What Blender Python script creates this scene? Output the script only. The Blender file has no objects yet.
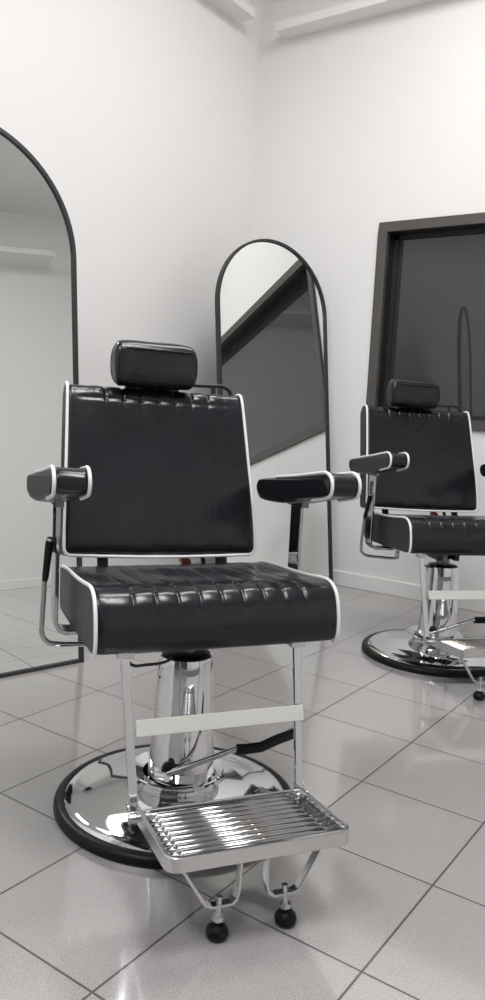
import bpy, math, random
from mathutils import Vector, Matrix

# All plan dimensions below are in drawing units; one unit is S metres.
S = 0.85
SC = bpy.context.scene
COL = SC.collection
random.seed(4)

# ------------------------------------------------------------------ materials
def new_mat(name):
    m = bpy.data.materials.new(name)
    m.use_nodes = True
    nt = m.node_tree
    return m, nt, nt.nodes['Principled BSDF']

def simple(name, col, rough=0.5, metal=0.0, spec=0.5, coat=0.0, coat_r=0.05):
    m, nt, b = new_mat(name)
    b.inputs['Base Color'].default_value = (*col, 1)
    b.inputs['Roughness'].default_value = rough
    b.inputs['Metallic'].default_value = metal
    b.inputs['Specular IOR Level'].default_value = spec
    b.inputs['Coat Weight'].default_value = coat
    b.inputs['Coat Roughness'].default_value = coat_r
    return m

def add_noise_bump(m, scale, strength, dist=0.004, detail=3.0):
    nt = m.node_tree; b = nt.nodes['Principled BSDF']
    tc = nt.nodes.new('ShaderNodeTexCoord')
    n = nt.nodes.new('ShaderNodeTexNoise'); n.inputs['Scale'].default_value = scale
    n.inputs['Detail'].default_value = detail
    bp = nt.nodes.new('ShaderNodeBump'); bp.inputs['Strength'].default_value = strength
    bp.inputs['Distance'].default_value = dist
    nt.links.new(tc.outputs['Object'], n.inputs['Vector'])
    nt.links.new(n.outputs['Fac'], bp.inputs['Height'])
    nt.links.new(bp.outputs['Normal'], b.inputs['Normal'])

def add_tint(m, c1, c2, scale):
    nt = m.node_tree; b = nt.nodes['Principled BSDF']
    tc = nt.nodes.new('ShaderNodeTexCoord')
    n = nt.nodes.new('ShaderNodeTexNoise'); n.inputs['Scale'].default_value = scale
    r = nt.nodes.new('ShaderNodeValToRGB')
    r.color_ramp.elements[0].position = 0.3; r.color_ramp.elements[0].color = (*c1, 1)
    r.color_ramp.elements[1].position = 0.7; r.color_ramp.elements[1].color = (*c2, 1)
    nt.links.new(tc.outputs['Object'], n.inputs['Vector'])
    nt.links.new(n.outputs['Fac'], r.inputs['Fac'])
    nt.links.new(r.outputs['Color'], b.inputs['Base Color'])

LEATHER = simple('black_vinyl', (0.010, 0.010, 0.014), 0.24, 0, 0.36, 0.06, 0.10)
add_tint(LEATHER, (0.008, 0.008, 0.011), (0.012, 0.012, 0.016), 6)
add_noise_bump(LEATHER, 14, 0.2, 0.006, 4)
SIDEV = simple('side_vinyl', (0.016, 0.016, 0.018), 0.40, 0, 0.4)
add_noise_bump(SIDEV, 20, 0.3, 0.004, 4)
PIPING = simple('white_piping', (0.80, 0.80, 0.80), 0.38)
CHROME = simple('chrome', (0.72, 0.72, 0.73), 0.055, 1.0)
add_tint(CHROME, (0.70, 0.70, 0.71), (0.74, 0.74, 0.75), 3)
RIBCHROME = simple('rib_chrome', (0.42, 0.42, 0.43), 0.09, 1.0)
STRUT = simple('strut_chrome', (0.60, 0.60, 0.61), 0.07, 1.0)
POSTCHROME = simple('post_chrome', (0.42, 0.42, 0.43), 0.07, 1.0)  # chrome with a darkened colour standing in for dark reflections
BRUSHED = simple('satin_chrome', (0.62, 0.62, 0.615), 0.22, 1.0)
DARKSTEEL = simple('dark_steel', (0.16, 0.16, 0.165), 0.22, 1.0)
BLACKMETAL = simple('black_metal', (0.012, 0.012, 0.012), 0.4)
FRAMEBLACK = simple('mirror_frame_black', (0.022, 0.022, 0.024), 0.45)
RUBBER = simple('black_rubber', (0.006, 0.006, 0.006), 0.40, 0, 0.2)
add_noise_bump(RUBBER, 60, 0.15, 0.002)
STRIP = simple('white_film', (0.66, 0.66, 0.62), 0.30)
MIRROR = simple('mirror_silver', (0.83, 0.86, 0.84), 0.0, 1.0)
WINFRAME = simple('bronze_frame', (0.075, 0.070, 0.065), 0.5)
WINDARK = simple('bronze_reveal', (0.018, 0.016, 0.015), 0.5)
COPPER = simple('copper_bolt', (0.45, 0.18, 0.08), 0.35, 0.8)

def wall_material(name, c):
    m = simple(name, c, 0.6, 0, 0.3)
    add_tint(m, tuple(x * 0.985 for x in c), c, 0.8)
    add_noise_bump(m, 40, 0.04, 0.002)
    return m
WALL = wall_material('painted_wall', (0.79, 0.788, 0.783))
CEIL = wall_material('painted_ceiling', (0.84, 0.84, 0.84))
BASE = wall_material('baseboard_white', (0.80, 0.80, 0.79))

def glass_material():
    m, nt, b = new_mat('dark_window_glass')
    b.inputs['Base Color'].default_value = (0.035, 0.036, 0.040, 1)
    b.inputs['Roughness'].default_value = 0.015
    b.inputs['IOR'].default_value = 1.52
    b.inputs['Specular IOR Level'].default_value = 0.6
    add_tint(m, (0.034, 0.036, 0.042), (0.038, 0.040, 0.046), 1.5)
    return m
GLASS = glass_material()

def floor_material():
    m, nt, b = new_mat('floor_tiles')
    T = 0.4 * S
    tc = nt.nodes.new('ShaderNodeTexCoord')
    sep = nt.nodes.new('ShaderNodeSeparateXYZ')
    nt.links.new(tc.outputs['Object'], sep.inputs['Vector'])
    def math_node(op, a, bval=None):
        n = nt.nodes.new('ShaderNodeMath'); n.operation = op
        if isinstance(a, (int, float)): n.inputs[0].default_value = a
        else: nt.links.new(a, n.inputs[0])
        if bval is not None:
            if isinstance(bval, (int, float)): n.inputs[1].default_value = bval
            else: nt.links.new(bval, n.inputs[1])
        return n.outputs[0]
    ds = []
    ids = []
    for ax in ('X', 'Y'):
        u = math_node('DIVIDE', sep.outputs[ax], T)
        ids.append(math_node('FLOOR', u))
        fr = math_node('FRACT', u)
        d = math_node('ABSOLUTE', math_node('SUBTRACT', fr, 0.5))
        ds.append(d)
    mx = math_node('MAXIMUM', ds[0], ds[1])               # 0.5 at a joint
    grout = nt.nodes.new('ShaderNodeMapRange')
    grout.inputs['From Min'].default_value = 0.5 - 0.0082
    grout.inputs['From Max'].default_value = 0.5 - 0.0058
    nt.links.new(mx, grout.inputs['Value'])
    G = grout.outputs['Result']
    # speckle
    n1 = nt.nodes.new('ShaderNodeTexNoise'); n1.inputs['Scale'].default_value = 420; n1.inputs['Detail'].default_value = 2
    n2 = nt.nodes.new('ShaderNodeTexNoise'); n2.inputs['Scale'].default_value = 3.0; n2.inputs['Detail'].default_value = 4
    for n in (n1, n2): nt.links.new(tc.outputs['Object'], n.inputs['Vector'])
    r1 = nt.nodes.new('ShaderNodeValToRGB')
    r1.color_ramp.elements[0].position = 0.33; r1.color_ramp.elements[0].color = (0.215, 0.206, 0.20, 1)
    r1.color_ramp.elements[1].position = 0.50; r1.color_ramp.elements[1].color = (0.40, 0.386, 0.378, 1)
    nt.links.new(n1.outputs['Fac'], r1.inputs['Fac'])
    # slight value shift tile by tile
    cmb = nt.nodes.new('ShaderNodeCombineXYZ')
    nt.links.new(ids[0], cmb.inputs[0]); nt.links.new(ids[1], cmb.inputs[1])
    wn = nt.nodes.new('ShaderNodeTexWhiteNoise'); wn.noise_dimensions = '2D'
    nt.links.new(cmb.outputs[0], wn.inputs['Vector'])
    shift = math_node('ADD', math_node('MULTIPLY', wn.outputs['Value'], 0.07), 0.93)
    shift = math_node('MULTIPLY', shift, math_node('ADD', math_node('MULTIPLY', n2.outputs['Fac'], 0.16), 0.92))
    hsv = nt.nodes.new('ShaderNodeHueSaturation')
    nt.links.new(shift, hsv.inputs['Value'])
    nt.links.new(r1.outputs['Color'], hsv.inputs['Color'])
    mix = nt.nodes.new('ShaderNodeMix'); mix.data_type = 'RGBA'
    nt.links.new(G, mix.inputs['Factor'])
    nt.links.new(hsv.outputs['Color'], mix.inputs['A'])
    mix.inputs['B'].default_value = (0.060, 0.056, 0.052, 1)
    nt.links.new(mix.outputs['Result'], b.inputs['Base Color'])
    rr = nt.nodes.new('ShaderNodeMapRange')
    rr.inputs['To Min'].default_value = 0.15; rr.inputs['To Max'].default_value = 0.7
    nt.links.new(G, rr.inputs['Value'])
    nt.links.new(rr.outputs['Result'], b.inputs['Roughness'])
    b.inputs['Specular IOR Level'].default_value = 0.8
    b.inputs['Coat Weight'].default_value = 0.7; b.inputs['Coat Roughness'].default_value = 0.07; b.inputs['Coat IOR'].default_value = 1.75
    bp = nt.nodes.new('ShaderNodeBump'); bp.inputs['Strength'].default_value = 0.5; bp.inputs['Distance'].default_value = 0.002
    nt.links.new(math_node('SUBTRACT', 1.0, G), bp.inputs['Height'])
    nt.links.new(bp.outputs['Normal'], b.inputs['Normal'])
    return m
FLOOR = floor_material()

# ------------------------------------------------------------------ mesh tools
class MB:
    def __init__(self):
        self.v = []; self.f = []; self.smooth = []; self.mi = []
    def add(self, verts, faces, smooth=True, mi=0):
        o = len(self.v)
        self.v += [tuple(x) for x in verts]
        for f in faces:
            self.f.append([i + o for i in f]); self.smooth.append(smooth); self.mi.append(mi)
        return self
    def box(self, x0, x1, y0, y1, z0, z1, mi=0):
        v = [(x, y, z) for z in (z0, z1) for y in (y0, y1) for x in (x0, x1)]
        f = [(0, 2, 3, 1), (4, 5, 7, 6), (0, 1, 5, 4), (2, 6, 7, 3), (0, 4, 6, 2), (1, 3, 7, 5)]
        return self.add(v, f, False, mi)
    def loft(self, rings, closed=True, caps=True, smooth=True, mi=0):
        n = len(rings[0]); v = [p for r in rings for p in r]; f = []
        for i in range(len(rings) - 1):
            for j in range(n if closed else n - 1):
                k = (j + 1) % n
                f.append((i * n + j, i * n + k, (i + 1) * n + k, (i + 1) * n + j))
        self.add(v, f, smooth, mi)
        if caps:
            self.add(rings[0], [list(range(n))[::-1]], False, mi)
            self.add(rings[-1], [list(range(n))], False, mi)
        return self
    def tube(self, pts, r, n=10, closed=False, caps=True, rr=None):
        P = [Vector(p) for p in pts]; N = len(P)
        T = []
        for i in range(N):
            if closed: t = P[(i + 1) % N] - P[i - 1]
            else: t = P[min(i + 1, N - 1)] - P[max(i - 1, 0)]
            T.append(t.normalized())
        up = Vector((0, 0, 1)) if abs(T[0].z) < 0.9 else Vector((1, 0, 0))
        nrm = (up - T[0] * up.dot(T[0])).normalized()
        rings = []
        for i in range(N):
            nrm = (nrm - T[i] * nrm.dot(T[i])).normalized()
            b = T[i].cross(nrm)
            rad = rr[i] if rr else r
            rings.append([P[i] + nrm * (rad * math.cos(a)) + b * (rad * math.sin(a)) for a in [2 * math.pi * k / n for k in range(n)]])
        if closed:
            rings.append(rings[0]); return self.loft(rings, True, False)
        return self.loft(rings, True, caps)
    def bar(self, pts, wdir, w, t):
        """flat bar swept along pts; width w along wdir, thickness t across"""
        P = [Vector(p) for p in pts]; N = len(P); rings = []
        for i in range(N):
            a = (P[i] - P[i - 1]).normalized() if i > 0 else None
            c = (P[i + 1] - P[i]).normalized() if i < N - 1 else None
            tan = (a + c).normalized() if a and c else (a or c)
            wd = Vector(wdir); wd = (wd - tan * wd.dot(tan)).normalized()
            nn = tan.cross(wd)
            k = 1.0
            if a and c: k = 1 / max(0.5, tan.dot(c))
            e = min(w, t) * 0.2
            cs = [(-w/2+e, -t/2), (w/2-e, -t/2), (w/2, -t/2+e), (w/2, t/2-e), (w/2-e, t/2), (-w/2+e, t/2), (-w/2, t/2-e), (-w/2, -t/2+e)]
            rings.append([P[i] + wd * x + nn * (y * k) for x, y in cs])
        return self.loft(rings, True, True, False)
    def lathe(self, prof, n=64, c=(0, 0), smooth=True, mi=0):
        rings = [[(c[0] + r * math.cos(2*math.pi*k/n), c[1] + r * math.sin(2*math.pi*k/n), z) for k in range(n)] for r, z in prof]
        return self.loft(rings, True, False, smooth, mi)
    def build(self, name, mat, parent=None, bevel=0, angle=40):
        me = bpy.data.meshes.new(name)
        me.from_pydata([(x*S, y*S, z*S) for x, y, z in self.v], [], self.f)
        mats = mat if isinstance(mat, (list, tuple)) else [mat]
        for m in mats: me.materials.append(m)
        for p, s, mi in zip(me.polygons, self.smooth, self.mi):
            p.use_smooth = s; p.material_index = mi
        import bmesh
        bm = bmesh.new(); bm.from_mesh(me)
        bmesh.ops.remove_doubles(bm, verts=bm.verts, dist=1e-5)
        bmesh.ops.recalc_face_normals(bm, faces=bm.faces)
        for e in bm.edges:
            if len(e.link_faces) == 2 and e.calc_face_angle(0) > math.radians(angle): e.smooth = False
        bm.to_mesh(me); bm.free()
        o = bpy.data.objects.new(name, me); COL.objects.link(o)
        if parent: o.parent = parent
        if bevel:
            b = o.modifiers.new('bevel', 'BEVEL'); b.width = bevel * S; b.segments = 2; b.limit_method = 'ANGLE'
        return o

def empty(name, loc, rz, label, cat, group=None):
    o = bpy.data.objects.new(name, None); COL.objects.link(o)
    o.location = Vector(loc) * S; o.rotation_euler = (0, 0, rz)
    o.empty_display_size = 0.1
    o['label'] = label; o['category'] = cat
    if group: o['group'] = group
    return o

def structure(name, mb, mat, **k):
    o = mb.build(name, mat, **k); o['kind'] = 'structure'; return o

def catmull(pts, n, closed=True):
    P = [Vector(p) for p in pts]; N = len(P); dense = []
    segs = N if closed else N - 1
    for i in range(segs):
        if closed: p0, p1, p2, p3 = P[i-1], P[i], P[(i+1) % N], P[(i+2) % N]
        else: p0, p1, p2, p3 = P[max(i-1, 0)], P[i], P[i+1], P[min(i+2, N-1)]
        for k in range(24):
            t = k / 24
            dense.append(0.5 * ((2*p1) + (p2-p0)*t + (2*p0-5*p1+4*p2-p3)*t*t + (3*p1-p0-3*p2+p3)*t**3))
    dense.append(P[0].copy() if closed else P[-1].copy())
    L = [0]
    for a, b in zip(dense, dense[1:]): L.append(L[-1] + (b-a).length)
    out = []; j = 0
    m = n if closed else n - 1
    for k in range(n):
        s = L[-1] * k / m
        while j < len(L) - 2 and L[j+1] < s: j += 1
        t = (s - L[j]) / max(1e-9, L[j+1] - L[j])
        out.append(dense[j].lerp(dense[j+1], min(1, t)))
    return out

def lerp(a, b, t): return a + (b - a) * t
def gauss(x, w): return math.exp(-(x / w) ** 2)

def cushion(prof, hx, edge=0.014, n=160, nx=90, disp=None, cx=0.0, to3=None, edge_fade=True):
    """Stuffed pad: closed 2-D profile (a,b) swept along x, rounded toward both ends.
    hx(a,b) half width; disp(x,a,b,na,nb) outward offset; to3(x,a,b)->xyz."""
    C = catmull(prof, n)
    area = sum(C[i-1].x * C[i].y - C[i].x * C[i-1].y for i in range(n))
    sg = 1 if area > 0 else -1
    NRM = []
    for i in range(n):
        t = (C[(i+1) % n] - C[i-1]).normalized(); NRM.append(Vector((t.y, -t.x)) * sg)
    us = []
    for k in range(nx + 1): us.append(-1 + 2 * k / nx)
    extra = [-1, -0.997, -0.99, -0.98, -0.965]
    us = sorted(set([u for u in us if abs(u) < 0.955] + extra + [-e for e in extra]))
    rings = []
    for u in us:
        ring = []
        for i in range(n):
            a, b = C[i]; h = hx(a, b); x = u * h
            d = (1 - abs(u)) * h
            off = 0
            if d < edge: off -= edge * (1 - math.sqrt(max(0, 1 - (1 - d / edge) ** 2)))
            if disp: off += disp(x, a, b, NRM[i]) * min(1, d / (edge * 2))
            ring.append(to3(cx + x, a + NRM[i].x * off, b + NRM[i].y * off))
        rings.append(ring)
    m = MB(); m.loft(rings, True, True)
    return m, C, NRM

# ------------------------------------------------------------------ setting
WX, WY = -2.3526, 3.775           # left wall plane, right wall plane
EX, EY = 4.1, -3.6                # the two walls behind the camera
CZ = 4.35
structure('floor', MB().add([(WX, EY, 0), (EX, EY, 0), (EX, WY, 0), (WX, WY, 0)], [(0, 1, 2, 3)], False), FLOOR)
structure('ceiling', MB().box(WX, EX, EY, WY, CZ, CZ + 0.1), CEIL)
structure('wall_left', MB().box(WX - 0.12, WX, EY, WY, 0, CZ), WALL)
structure('wall_back', MB().box(WX - 0.12, EX + 0.12, EY - 0.12, EY, 0, CZ), WALL)
structure('wall_front', MB().box(EX, EX + 0.12, EY, WY, 0, CZ), WALL)
wx0, wx1, wz0, wz1 = -1.343, 2.15, 1.119, 2.424       # window opening incl. frame
m = MB()
m.box(WX - 0.12, wx0, WY, WY + 0.14, 0, CZ); m.box(wx1, EX + 0.12, WY, WY + 0.14, 0, CZ)
m.box(wx0, wx1, WY, WY + 0.14, 0, wz0); m.box(wx0, wx1, WY, WY + 0.14, wz1, CZ)
structure('wall_right', m, WALL)
# beams under the ceiling, both stopping short of the corner
structure('trim_1', MB().box(WX, WX + 0.15, EY, 3.46, 3.745, 3.80), WALL)
structure('trim_2', MB().box(-2.15, EX, WY - 0.145, WY, 3.72, 3.775), WALL)
structure('trim_3', MB().box(EX - 0.45, EX, EY, 2.85, 3.72, 3.775), WALL)
structure('baseboard_right', MB().box(WX, EX, WY - 0.018, WY, 0, 0.10), BASE, bevel=0.004)
structure('baseboard_left', MB().box(WX, WX + 0.018, EY, WY - 0.018, 0, 0.10), BASE, bevel=0.004)
structure('baseboard_front', MB().box(EX - 0.018, EX, EY, WY - 0.018, 0, 0.10), BASE, bevel=0.004)

# window: flat outer band, deep dark reveal, dark glass
bw = 0.062
m = MB()
y0, y1 = WY - 0.02, WY + 0.02
m.box(wx0, wx1, y0, y1, wz1 - bw, wz1); m.box(wx0, wx1, y0, y1, wz0, wz0 + bw)
m.box(wx0, wx0 + bw, y0, y1, wz0 + bw, wz1 - bw); m.box(wx1 - bw, wx1, y0, y1, wz0 + bw, wz1 - bw)
win = structure('window_1', m, WINFRAME, bevel=0.003)
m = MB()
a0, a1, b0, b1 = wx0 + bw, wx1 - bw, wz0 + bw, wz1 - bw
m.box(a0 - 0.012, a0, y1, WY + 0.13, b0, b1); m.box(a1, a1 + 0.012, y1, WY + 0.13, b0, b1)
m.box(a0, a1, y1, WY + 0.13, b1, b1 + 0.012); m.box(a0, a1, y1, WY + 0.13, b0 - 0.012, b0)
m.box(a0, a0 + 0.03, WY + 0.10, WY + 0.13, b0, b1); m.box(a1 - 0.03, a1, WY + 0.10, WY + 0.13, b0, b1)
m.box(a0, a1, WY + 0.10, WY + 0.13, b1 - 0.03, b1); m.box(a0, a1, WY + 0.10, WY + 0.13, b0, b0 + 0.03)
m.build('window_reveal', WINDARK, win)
MB().box(a0 + 0.03, a1 - 0.03, WY + 0.115, WY + 0.125, b0 + 0.03, b1 - 0.03).build('window_pane', GLASS, win)

# unseen dark shopfront behind the camera, added so the chrome reflects something dark
m = MB()
for x in (-1.0, 0.55, 2.1, 3.65): m.box(x - 0.04, x + 0.04, EY, EY + 0.05, 0, 2.75)
m.box(-1.04, 3.69, EY, EY + 0.05, 2.67, 2.75); m.box(-1.04, 3.69, EY, EY + 0.05, 0, 0.10)
added_front = structure('added_dark_shopfront', m, WINFRAME, bevel=0.003)
m = MB()
for x in (-1.0, 0.55, 2.1): m.box(x + 0.04, x + 1.51, EY + 0.01, EY + 0.02, 0.10, 2.67)
m.build('window_pane', GLASS, added_front)

# ------------------------------------------------------------------ mirrors
def arch_mirror(B, az, w, H, tilt, label):
    root = empty('arched_floor_mirror', (B[0], B[1], 0), az, label, 'mirror', 'black framed arched floor mirrors')
    # local: x along the width away from B, -y side depends; back is local -y
    ct, st = math.cos(tilt), math.sin(tilt)
    def L(s, v, d): return (s, -v * st - d * ct, v * ct - d * st)      # d: distance behind the face plane
    r = w / 2
    def outline(inset):
        R = r - inset
        pts = [(inset, inset)]
        pts += [(inset, lerp(inset, H - r, k / 8)) for k in range(1, 9)]
        pts += [(r - R * math.cos(t), H - r + R * math.sin(t)) for t in [math.pi * k / 56 for k in range(1, 57)]]
        pts += [(w - inset, lerp(H - r, inset, k / 8)) for k in range(1, 9)]
        return pts
    fw, fd = 0.0155, 0.034
    o, i = outline(0), outline(fw)
    n = len(o); m = MB(); rings = []
    for k in range(n + 1):
        a, b = o[k % n], i[k % n]
        rings.append([L(*a, 0), L(*a, fd), L(*b, fd), L(*b, 0)])
    m.loft(rings, True, False, False)
    m.build('frame', FRAMEBLACK, root)
    q = outline(fw - 0.002)
    MB().add([L(*x, 0.012) for x in q], [list(range(len(q)))], False).build('mirror_glass', MIRROR, root)
    MB().add([L(*x, 0.030) for x in q], [list(range(len(q)))], False).build('back_panel', BLACKMETAL, root)
    m = MB()                                                            # easel prop behind
    for s in (w * 0.3, w * 0.7):
        m.tube([L(s, H * 0.55, fd + 0.01), (s, -0.36, 0.012)], 0.011, 8)
    m.tube([(w * 0.3, -0.36, 0.012), (w * 0.7, -0.36, 0.012)], 0.011, 8)
    m.build('prop_stand', BLACKMETAL, root)
    return root
arch_mirror((-1.5043, 1.4112), 4.4757, 1.0255, 2.318, 0.094,
            'tall black-framed arched floor mirror at the left edge, beside the nearer barber chair')
arch_mirror((-1.4148, 3.599), 4.408, 0.897, 2.272, 0.128,
            'black-framed arched floor mirror near the corner, reflecting the dark window at a slant')

# ------------------------------------------------------------------ barber chair
def barber_chair(O, rz, label, hx0=0.0):
    root = empty('barber_chair', (O[0], O[1], 0), rz, label, 'barber chair', 'black barber chairs with white piping')
    # ---- base
    MB().lathe([(0.325, 0.0), (0.353, 0.0), (0.358, 0.005), (0.358, 0.017), (0.354, 0.025), (0.347, 0.030), (0.337, 0.032), (0.330, 0.031), (0.325, 0.0)], 128).build('base_ring', RUBBER, root)
    MB().lathe([(0.330, 0.028), (0.322, 0.035), (0.300, 0.040), (0.262, 0.046), (0.256, 0.049), (0.20, 0.058), (0.15, 0.068), (0.11, 0.078), (0.0, 0.08)], 128).build('base_plate', CHROME, root)
    MB().lathe([(0.108, 0.074), (0.112, 0.088), (0.122, 0.098), (0.136, 0.106), (0.139, 0.110), (0.136, 0.112), (0.120, 0.106), (0.102, 0.100)], 80).build('collar', CHROME, root)
    col = MB().lathe([(0.0995, 0.095), (0.098, 0.12), (0.094, 0.18), (0.087, 0.29), (0.082, 0.39), (0.0795, 0.445), (0.077, 0.456), (0.072, 0.459), (0.070, 0.45), (0.0, 0.448)], 80, (0.012, 0)).build('column_shroud', CHROME, root)
    m = MB(); m.lathe([(0.071, 0.449), (0.071, 0.456), (0.062, 0.462), (0.045, 0.464), (0.0, 0.464)], 48, (0.012, 0))
    m.build('column_cap', BLACKMETAL, col)
    MB().lathe([(0.034, 0.46), (0.034, 0.545), (0.0, 0.545)], 32, (0.012, 0)).build('piston', DARKSTEEL, root)
    # ---- plate under the seat
    m = MB()
    m.box(-0.16, 0.16, -0.16, 0.20, 0.537, 0.560); m.box(-0.27, 0.27, 0.06, 0.11, 0.525, 0.552)
    m.box(-0.24, 0.24, -0.285, -0.255, 0.560, 0.572)
    m.box(-0.045, -0.02, -0.06, 0.06, 0.49, 0.54); m.box(0.045, 0.07, -0.06, 0.06, 0.49, 0.54)
    m.build('seat_bracket', BLACKMETAL, root, bevel=0.003)
    # ---- seat
    sp = [(0.235, 0.640), (0.238, 0.668), (0.215, 0.680), (0.13, 0.690), (0.03, 0.699), (-0.08, 0.708), (-0.18, 0.718), (-0.25, 0.726),
          (-0.290, 0.720), (-0.318, 0.696), (-0.332, 0.655), (-0.336, 0.615), (-0.330, 0.585), (-0.310, 0.573), (-0.20, 0.567), (0.0, 0.556), (0.20, 0.553), (0.230, 0.570)]
    PIT = 0.0575
    def sd(x, a, b, nrm):
        o = 0
        top = max(0, nrm.y) ** 0.5
        if a < -0.305: top = max(top, 0) * gauss(max(0, 0.705 - b), 0.03)
        ch = (x / PIT) - math.floor(x / PIT)
        dd = min(ch, 1 - ch) * PIT
        lat = 1 / (1 + math.exp((abs(x) - 0.255) / 0.012))
        ridge = 0.25 + 0.75 / (1 + math.exp((a + 0.19) / 0.03))
        o -= 0.0030 * gauss(dd, 0.0045) * top * lat * ridge
        o += 0.0007 * math.cos((x / PIT - 0.5) * 2 * math.pi) * top * lat * ridge
        for y0, k in ((-0.232, 1.0), (-0.283, 0.8)):
            o -= 0.0036 * k * gauss(a - y0, 0.0055) * top * lat
        # lazily stretched top: dished in the middle, full at the front roll
        if b > 0.66: o -= 0.010 * gauss(x, 0.2) * gauss(a - 0.0, 0.14) * top
        if b < 0.70 and a < -0.28: o += 0.006 * gauss(b - 0.64, 0.04)
        o += 0.0011 * math.sin(x * 31 + a * 17) * math.sin(b * 37 + x * 13 + 1.3)
        return o
    m, C, N = cushion(sp, lambda a, b: 0.320 + 0.004 * (b > 0.6), 0.012, 190, 230, sd, 0, lambda x, a, b: (x, a, b))
    seat = m.build('seat', LEATHER, root, angle=60)
    # side panels of a flatter vinyl, slightly inset, and the white cords
    inner = catmull(sp, 120)
    cen = Vector((-0.05, 0.63))
    for s in (-1, 1):
        mm = MB(); prof = [cen + (p - cen) * 0.97 for p in inner]
        mm.loft([[(s * 0.313, p.x, p.y) for p in prof], [(s * 0.3255, p.x, p.y) for p in prof]], True, True)
        mm.build('side_panel', SIDEV, seat)
        path = [(0.232, 0.655), (0.232, 0.672), (0.205, 0.684), (0.10, 0.697), (-0.04, 0.706), (-0.15, 0.716), (-0.245, 0.727), (-0.288, 0.722), (-0.318, 0.699), (-0.334, 0.655), (-0.339, 0.613), (-0.333, 0.583), (-0.314, 0.570)]
        mm = MB(); mm.tube([(s * 0.3235, p.x, p.y) for p in catmull(path, 70, False)], 0.0050, 10)
        mm.build('piping', PIPING, seat)
    # ---- backrest, leaning back
    H = 0.532; TH = 0.09
    ux, uz = 0.2822, 0.9594
    def b3(x, v, d):
        v = v * 1.026 - 0.013
        return (x, 0.250 + v * ux - d * uz, 0.720 + v * uz + d * ux - 0.014 * x)
    bp = [(0.0, -0.012), (0.012, 0.004), (0.06, 0.013), (0.18, 0.018), (0.32, 0.016), (0.44, 0.011), (0.50, 0.006), (0.524, -0.006), (0.534, -0.030), (0.534, -0.062),
          (0.522, -0.084), (0.48, -0.090), (0.27, -0.090), (0.05, -0.090), (0.01, -0.084), (0.0, -0.06)]
    hb = lambda v, d: 0.314 - 0.022 * v / H
    def bd(x, v, d, nrm):
        o = 0
        front = 1 if (d > -0.02 or v > 0.5) else 0
        ch = (x / PIT) - math.floor(x / PIT)
        dd = min(ch, 1 - ch) * PIT
        lat = 1 / (1 + math.exp((abs(x) - 0.215) / 0.008))
        rim = gauss(v - 0.515, 0.035)
        o -= (0.0004 + 0.0034 * rim) * gauss(dd, 0.0045) * front * lat
        o += 0.0012 * rim * math.cos((x / PIT - 0.5) * 2 * math.pi) * front * lat
        if front and d > -0.03: o -= 0.003 * gauss(v - 0.487, 0.005) / (1 + math.exp((abs(x) - 0.25) / 0.01))
        o += 0.0013 * math.sin(x * 23 + v * 9) * math.sin(v * 21 + x * 11) * front
        o += 0.0012 * math.sin(x * 70) * gauss(v - 0.02, 0.03) * front
        return o
    m, C, N = cushion(bp, hb, 0.013, 200, 220, bd, 0, b3)
    back = m.build('backrest', LEATHER, root, angle=60)
    for s in (-1, 1):
        mm = MB(); pr = catmull(bp, 120); cn = Vector((0.267, -0.04))
        pr = [Vector((cn.x + (p.x - cn.x) * 0.985, cn.y + (p.y - cn.y) * 0.94)) for p in pr]
        mm.loft([[b3(s * (hb(p.x, 0) - 0.008), p.x, p.y) for p in pr], [b3(s * (hb(p.x, 0) + 0.0025), p.x, p.y) for p in pr]], True, True)
        mm.build('side_panel', SIDEV, back)
    mm = MB()
    path = []
    for v, d in [(0.515, -0.084), (0.533, -0.06), (0.537, -0.03), (0.527, -0.004), (0.505, 0.006), (0.44, 0.010), (0.30, 0.012), (0.15, 0.010), (0.04, 0.006)]:
        path.append((-(hb(v, d) + 0.001), v, d))
    path += [(-0.311, 0.008, 0.002), (-0.296, -0.003, -0.004)]
    cl = catmull([(p[0], p[1], p[2]) for p in path], 80, False)
    left = [b3(*p) for p in cl]; right = [b3(-p[0], p[1], p[2]) for p in cl][::-1]
    mid = [b3(lerp(-0.296, 0.296, k / 20), -0.003 - 0.006 * math.sin(math.pi * k / 20), -0.004) for k in range(1, 20)]
    mm.tube(left + mid + right, 0.0050, 10)
    mm.build('piping', PIPING, back)
    # two flat arms carrying the back, bolts and the rail behind it
    mm = MB()
    for x in (-0.182, 0.215):
        mm.bar([(x, 0.235, 0.555), (x, 0.285, 0.60), (x, 0.31, 0.68), (x, 0.345, 0.735), (x, 0.44, 1.05)], (1, 0, 0), 0.034, 0.012)
    mm.bar([(0.150, 0.26, 0.62), (0.150, 0.30, 0.68), (0.150, 0.335, 0.735)], (1, 0, 0), 0.012, 0.016)
    mm.tube([(-0.20, 0.285, 0.655), (0.23, 0.285, 0.655)], 0.009, 10)
    mm.build('back_support', BLACKMETAL, root)
    mm = MB(); mm.tube([(0.085, 0.268, 0.672), (0.085, 0.30, 0.674)], 0.016, 12)
    mm.build('adjusting_bolt', COPPER, root)
    rail = [(-0.05, 0.45, 1.13), (-0.05, 0.475, 1.22), (-0.045, 0.482, 1.240), (-0.03, 0.485, 1.246), (0.22, 0.485, 1.252), (0.255, 0.487, 1.252), (0.280, 0.488, 1.242), (0.289, 0.486, 1.222), (0.287, 0.475, 1.18), (0.27, 0.45, 1.12)]
    mm = MB(); mm.tube(catmull(rail, 60, False), 0.0075, 10)
    mm.bar([(0.222, 0.485, 1.255), (0.222, 0.48, 1.20), (0.222, 0.455, 1.12)], (1, 0, 0), 0.016, 0.012)
    mm.build('towel_rail', BLACKMETAL, root)
    # ---- headrest
    hy, hz, hr = 0.392, 1.302, 0.22
    ch_, sh_ = math.cos(hr), math.sin(hr)
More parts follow.
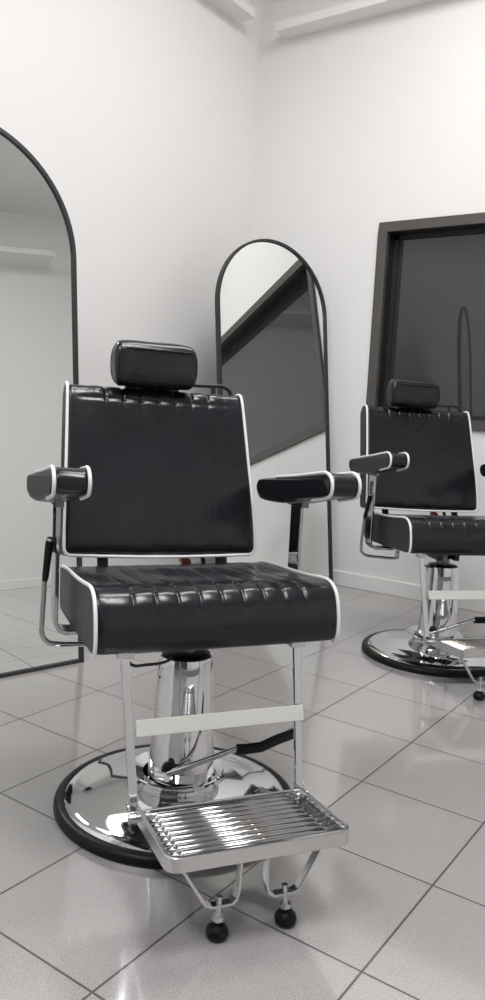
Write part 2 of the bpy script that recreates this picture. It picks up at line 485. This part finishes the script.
    def h3(x, a, b): return (x, hy + a * ch_ + b * sh_ * 0.5, hz - a * sh_ * 0.4 + b * 1.12 * ch_ - 0.014 * x)
    hp = [(-0.048, 0.0), (-0.047, 0.032), (-0.036, 0.055), (-0.008, 0.066), (0.026, 0.062), (0.046, 0.040), (0.050, 0.0), (0.046, -0.040), (0.026, -0.060), (-0.010, -0.064), (-0.036, -0.056), (-0.047, -0.032)]
    def hd(x, a, b, nrm):
        return 0.0012 * math.sin(x * 40 + b * 30) * math.sin(b * 45 + 1) + 0.004 * (1 - (x / 0.136) ** 2)
    m, C, N = cushion(hp, lambda a, b: 0.138 - 0.008 * (abs(b) / 0.065) ** 2, 0.018, 90, 70, hd, -0.016 + hx0, h3)
    head = m.build('headrest', LEATHER, root, angle=60)
    mm = MB()
    for s in (-1, 1):
        mm.tube([h3(-0.010 + hx0 + s * 0.105 * t, -0.0492 - 0.0035 * (1 - (abs(t)) ** 2) , 0.040 + 0.0 * t) for t in [k / 10 for k in range(11)]], 0.0022, 6)
    mm.build('seam', SIDEV, head)
    mm = MB(); mm.box(-0.10, 0.08, 0.425, 0.445, 1.18, 1.27); mm.bar([(-0.01, 0.44, 1.05), (-0.01, 0.475, 1.15), (-0.01, 0.45, 1.30)], (1, 0, 0), 0.05, 0.01)
    mm.box(-0.128, -0.10, 0.40, 0.43, 1.232, 1.25)
    mm.build('headrest_bracket', BLACKMETAL, head)
    # ---- armrests
    ap = [(0.256, 0.918), (0.245, 0.946), (0.215, 0.957), (0.10, 0.972), (-0.06, 0.992), (-0.19, 1.011), (-0.236, 1.016), (-0.262, 1.006), (-0.274, 0.984), (-0.266, 0.962), (-0.240, 0.951), (-0.12, 0.927), (-0.017, 0.906), (0.02, 0.902), (0.06, 0.896), (0.20, 0.888), (0.240, 0.895)]
    for s in (-1, 1):
        xc = s * 0.366 - 0.012; hw = 0.040
        def ad(x, a, b, nrm):
            return 0.0018 * math.sin(a * 45 + x * 20) * math.sin(b * 40 + x * 30) - 0.002 * gauss(a - 0.05, 0.01) * max(0, -nrm.y)
        m, C, N = cushion(ap, lambda a, b: hw, 0.010, 120, 26, ad, xc, lambda x, a, b: (x, a, b))
        arm = m.build('armrest', LEATHER, root, angle=60)
        pr = catmull(ap, 100); cn = Vector((-0.02, 0.95))
        for q in (-1, 1):
            mm = MB()
            r0 = [Vector((cn.x + (p.x - cn.x) * 0.985, cn.y + (p.y - cn.y) * 0.93)) for p in pr]
            r1 = [Vector((cn.x + (p.x - cn.x) * 0.94, cn.y + (p.y - cn.y) * 0.70)) for p in pr]
            mm.loft([[(xc + q * (hw - 0.006), p.x, p.y) for p in r0], [(xc + q * (hw + 0.003), p.x, p.y) for p in r0], [(xc + q * (hw + 0.010), p.x, p.y) for p in r1]], True, True)
            mm.build('side_panel', LEATHER if q != s else SIDEV, arm)
            path = [(0.10, 0.974), (-0.06, 0.994), (-0.19, 1.013), (-0.236, 1.018), (-0.264, 1.008), (-0.276, 0.985), (-0.268, 0.960), (-0.240, 0.949), (-0.16, 0.933)]
            mm = MB(); mm.tube([(xc + q * (hw + 0.002), p.x, p.y) for p in catmull(path, 60, False)], 0.0048, 8)
            mm.build('piping', PIPING, arm)
        # post: flat bar dropping from the arm, bent in under the seat
        mm = MB()
        xp = s * 0.368 + 0.004
        curve = [(xp, 0.062, 0.90), (xp, 0.060, 0.60), (xp, 0.060, 0.565)]
        for k in range(1, 8):
            t = k / 7 * math.pi / 2
            curve.append((xp - s * 0.035 * (1 - math.cos(t)), 0.060, 0.565 - 0.035 * math.sin(t)))
        curve.append((s * 0.24, 0.060, 0.530))
        mm.bar(curve, (0, 1, 0), 0.070, 0.012)
        post = mm.build('arm_post', POSTCHROME, root)
        mm = MB(); mm.box(xp - 0.012, xp + 0.012, 0.005, 0.115, 0.888, 0.905)
        mm.box(xp + s * 0.0055, xp + s * 0.0085, 0.050, 0.072, 0.78, 0.86)
        mm.build('bracket', DARKSTEEL, post, bevel=0.002)
    # ---- recline lever on the chair's own right side
    rod = [(x + 0.008, y, z) for x, y, z in [(-0.400, 0.062, 0.70), (-0.402, 0.068, 0.62), (-0.404, 0.072, 0.545), (-0.402, 0.072, 0.515), (-0.388, 0.072, 0.494), (-0.36, 0.073, 0.486), (-0.30, 0.085, 0.478), (-0.22, 0.10, 0.470), (-0.19, 0.10, 0.475)]]
    mm = MB(); mm.tube(catmull(rod, 60, False), 0.0075, 12)
    mm.bar([(-0.19, 0.10, 0.47), (-0.19, 0.10, 0.54)], (1, 0, 0), 0.02, 0.02)
    lev = mm.build('recline_lever', POSTCHROME, root)
    g = [(-0.392, 0.060, 0.675), (-0.391, 0.056, 0.69), (-0.389, 0.04, 0.74), (-0.387, 0.022, 0.785), (-0.387, 0.018, 0.796)]
    mm = MB(); mm.tube(g, 0.012, 12, rr=[0.008, 0.0095, 0.0105, 0.012, 0.010])
    mm.build('grip', RUBBER, lev)
    MB().tube([(-0.387, 0.018, 0.795), (-0.387, 0.0155, 0.803)], 0.008, 12).build('end_cap', CHROME, lev)
    # ---- legrest struts and calf strip
    for s in (-1, 1):
        mm = MB()
        mm.bar([(s * 0.238, -0.262, 0.572), (s * 0.236, -0.272, 0.552), (s * 0.222, -0.368, 0.185), (s * 0.222, -0.372, 0.165)], (1, 0, 0), 0.022, 0.010)
        st = mm.build('footrest_strut', STRUT, root)
        mm = MB()
        mm.tube([(s * 0.205, -0.385, 0.182), (s * 0.240, -0.385, 0.182)], 0.011, 14)
        mm.tube([(s * 0.212, -0.36, 0.198), (s * 0.238, -0.36, 0.198)], 0.008, 12)
        mm.build('hinge_bolt', BRUSHED, st)
        mm = MB(); mm.box(s*0.236-0.02, s*0.236+0.02, -0.285, -0.25, 0.548, 0.572); mm.build('strut_bracket', BRUSHED, st, bevel=0.002)
    m = MB(); m.bar([(-0.216, -0.336, 0.387), (0.236, -0.336, 0.387)], (0, 0.26, 0.96), 0.040, 0.005)
    m.build('calf_strip', STRIP, root)
    # thin hose from the left strut to the column
    mm = MB(); mm.tube(catmull([(-0.236, -0.262, 0.545), (-0.20, -0.22, 0.508), (-0.15, -0.15, 0.483), (-0.08, -0.08, 0.462), (-0.04, -0.04, 0.462)], 30, False), 0.0042, 8)
    mm.build('hose', RUBBER, root)
    # ---- footrest tray
    def tz(y): return 0.186 + (-0.37 - y) * 0.11
    fp = [(-0.214, -0.365)]
    hw, yf, rc = 0.216, -0.660, 0.028
    fp.append((-hw, yf + rc))
    for k in range(1, 9):
        t = k / 8 * math.pi / 2
        fp.append((-hw + rc * (1 - math.cos(t)), yf + rc - rc * math.sin(t)))
    fp += [(-x, y) for x, y in fp[::-1]]
    mm = MB(); mm.bar([(x, y, tz(y)) for x, y in fp], (0, 0, 1), 0.036, 0.011)
    mm.bar([(-0.21, -0.372, tz(-0.372) - 0.004), (0.21, -0.372, tz(-0.372) - 0.004)], (0, 0, 1), 0.022, 0.008)
    tray = mm.build('footrest', BRUSHED, root)
    mm = MB(); rings = []
    ys = []
    y = -0.385; nr = 10; pit = 0.0262
    prof = [(-0.374, -0.012), (-0.383, -0.010)]
    for k in range(nr):
        yc = -0.397 - k * pit
        for t in range(9):
            a = math.pi * t / 8
            prof.append((yc + 0.0088 * math.cos(a), -0.008 + 0.0125 * math.sin(a)))
        prof.append((yc - 0.0131, -0.012))
    prof.append((-0.652, -0.012))
    xs = [-0.209, -0.192, -0.180, -0.172, 0.172, 0.180, 0.192, 0.209]
    fl = [0.0, 0.0, 0.35, 1, 1, 0.35, 0, 0]
    for x, f in zip(xs, fl):
        rings.append([(x, yy, tz(yy) + lerp(-0.012, dz, f)) for yy, dz in prof])
    mm.loft(rings, False, False)
    mm.build('footplate', RIBCHROME, tray, angle=60)
    MB().loft([[(x, -0.385, tz(-0.385) - 0.015), (x, -0.645, tz(-0.645) - 0.015), (x, -0.645, tz(-0.645) - 0.0135), (x, -0.385, tz(-0.385) - 0.0135)] for x in (-0.2, 0.2)], True, True, False).build('tray_bottom', DARKSTEEL, tray)
    for s in (-1, 1):
        mm = MB()
        zt = tz(-0.6) - 0.016
        mm.bar([(s * 0.030, -0.60, zt), (s * 0.034, -0.603, 0.105), (s * 0.040, -0.605, 0.082), (s * 0.052, -0.607, 0.074), (s * 0.100, -0.607, 0.074), (s * 0.113, -0.607, 0.080), (s * 0.175, -0.60, zt - 0.016), (s * 0.185, -0.60, zt)], (0, 1, 0), 0.022, 0.007)
        br = mm.build('foot_bracket', BRUSHED, tray)
        mm = MB(); mm.tube([(s * 0.080, -0.607, 0.094), (s * 0.083, -0.612, 0.030)], 0.0075, 10)
        mm.tube([(s * 0.0825, -0.611, 0.050), (s * 0.083, -0.612, 0.040)], 0.014, 6)
        mm.build('bolt', BRUSHED, br)
        MB().lathe([(0.0, 0.0), (0.017, 0.0), (0.024, 0.005), (0.0265, 0.014), (0.024, 0.024), (0.017, 0.031), (0.010, 0.035), (0.0, 0.036)], 28, (s * 0.084, -0.614)).build('rubber_foot', RUBBER, br)
    # ---- pump pedal
    mm = MB(); mm.tube([(-0.068, -0.098, 0.139), (-0.03, -0.112, 0.156), (0.060, -0.146, 0.197), (0.128, -0.165, 0.226)], 0.0085, 12)
    mm.tube([(-0.078, -0.075, 0.128), (-0.062, -0.108, 0.136)], 0.014, 12)
    ped = mm.build('pump_pedal', CHROME, root)
    mm = MB(); mm.bar([(0.118, -0.165, 0.222), (0.150, -0.170, 0.222), (0.190, -0.178, 0.227), (0.235, -0.190, 0.250), (0.285, -0.20, 0.268), (0.30, -0.203, 0.272)], (0.1, 0.45, -0.9), 0.036, 0.014)
    mm.build('pedal_sleeve', RUBBER, ped, bevel=0.003)
    mm = MB(); mm.lathe([(0.0, 0.0), (0.020, 0.0), (0.020, 0.012), (0.0, 0.013)], 20)
    for i, (x, y, z) in enumerate(mm.v): mm.v[i] = (-0.056 + x * 0.9, -0.0805 - z * 0.9, 0.145 + y * 1.3)
    mm.build('pivot_slot', BLACKMETAL, ped)
    return root

barber_chair((-0.370, 0.703), math.radians(56.2), 'nearer, larger black vinyl barber chair with white piping, its whole footrest in view')
barber_chair((-0.355, 2.702), math.radians(47.4), 'farther black vinyl barber chair with white piping, standing before the dark window', -0.022)

# ------------------------------------------------------------------ light
def area(name, loc, sx, sy, power, col=(1, 1, 1), rot=(0, 0, 0)):
    l = bpy.data.lights.new(name, 'AREA'); l.shape = 'RECTANGLE'; l.size = sx * S; l.size_y = sy * S
    l.energy = power; l.color = col
    o = bpy.data.objects.new(name, l); COL.objects.link(o); o.location = Vector(loc) * S; o.rotation_euler = rot
    return o
for x, y, sx, sy, e in ((-0.35, 1.75, 0.7, 1.8, 47), (0.9, 0.3, 1.2, 0.6, 54), (-0.1, -1.9, 1.8, 0.8, 64)):
    area('ceiling_light', (x, y, 4.30), sx, sy, e, (0.985, 0.985, 1.0))
pl = bpy.data.lights.new('warm_bulb', 'POINT'); pl.energy = 9; pl.color = (1.0, 0.72, 0.45); pl.shadow_soft_size = 0.05
po = bpy.data.objects.new('warm_bulb', pl); COL.objects.link(po); po.location = Vector((0.2, 2.6, 4.0)) * S

w = bpy.data.worlds.new('World'); SC.world = w; w.use_nodes = True
w.node_tree.nodes['Background'].inputs[0].default_value = (0.8, 0.85, 1, 1)
w.node_tree.nodes['Background'].inputs[1].default_value = 0.05

# ------------------------------------------------------------------ camera
cam = bpy.data.cameras.new('camera'); co = bpy.data.objects.new('camera', cam); COL.objects.link(co)
f = Vector((-0.56691566, 0.81577546, -0.11452964)); r = Vector((0.81661093, 0.57482385, 0.05219319)); u = Vector((-0.1084123, 0.06393702, 0.9920478))
M = Matrix((r, u, -f)).transposed().to_4x4()
M.translation = Vector((1.0409734582759078, -1.0607167854406112, 1.1793546700296575)) * S
co.matrix_world = M
cam.sensor_fit = 'VERTICAL'; cam.sensor_height = 36; cam.sensor_width = 36
cam.lens = 36 * 791.54 / 1000
cam.clip_start = 0.02
SC.camera = co
SC.view_settings.view_transform = 'Standard'
SC.view_settings.look = 'None'
SC.view_settings.exposure = 0.0
SC.cycles.max_bounces = 12
SC.cycles.glossy_bounces = 8
SC.cycles.diffuse_bounces = 8
SC.cycles.use_denoising = True
SC.cycles.sample_clamp_indirect = 6.0
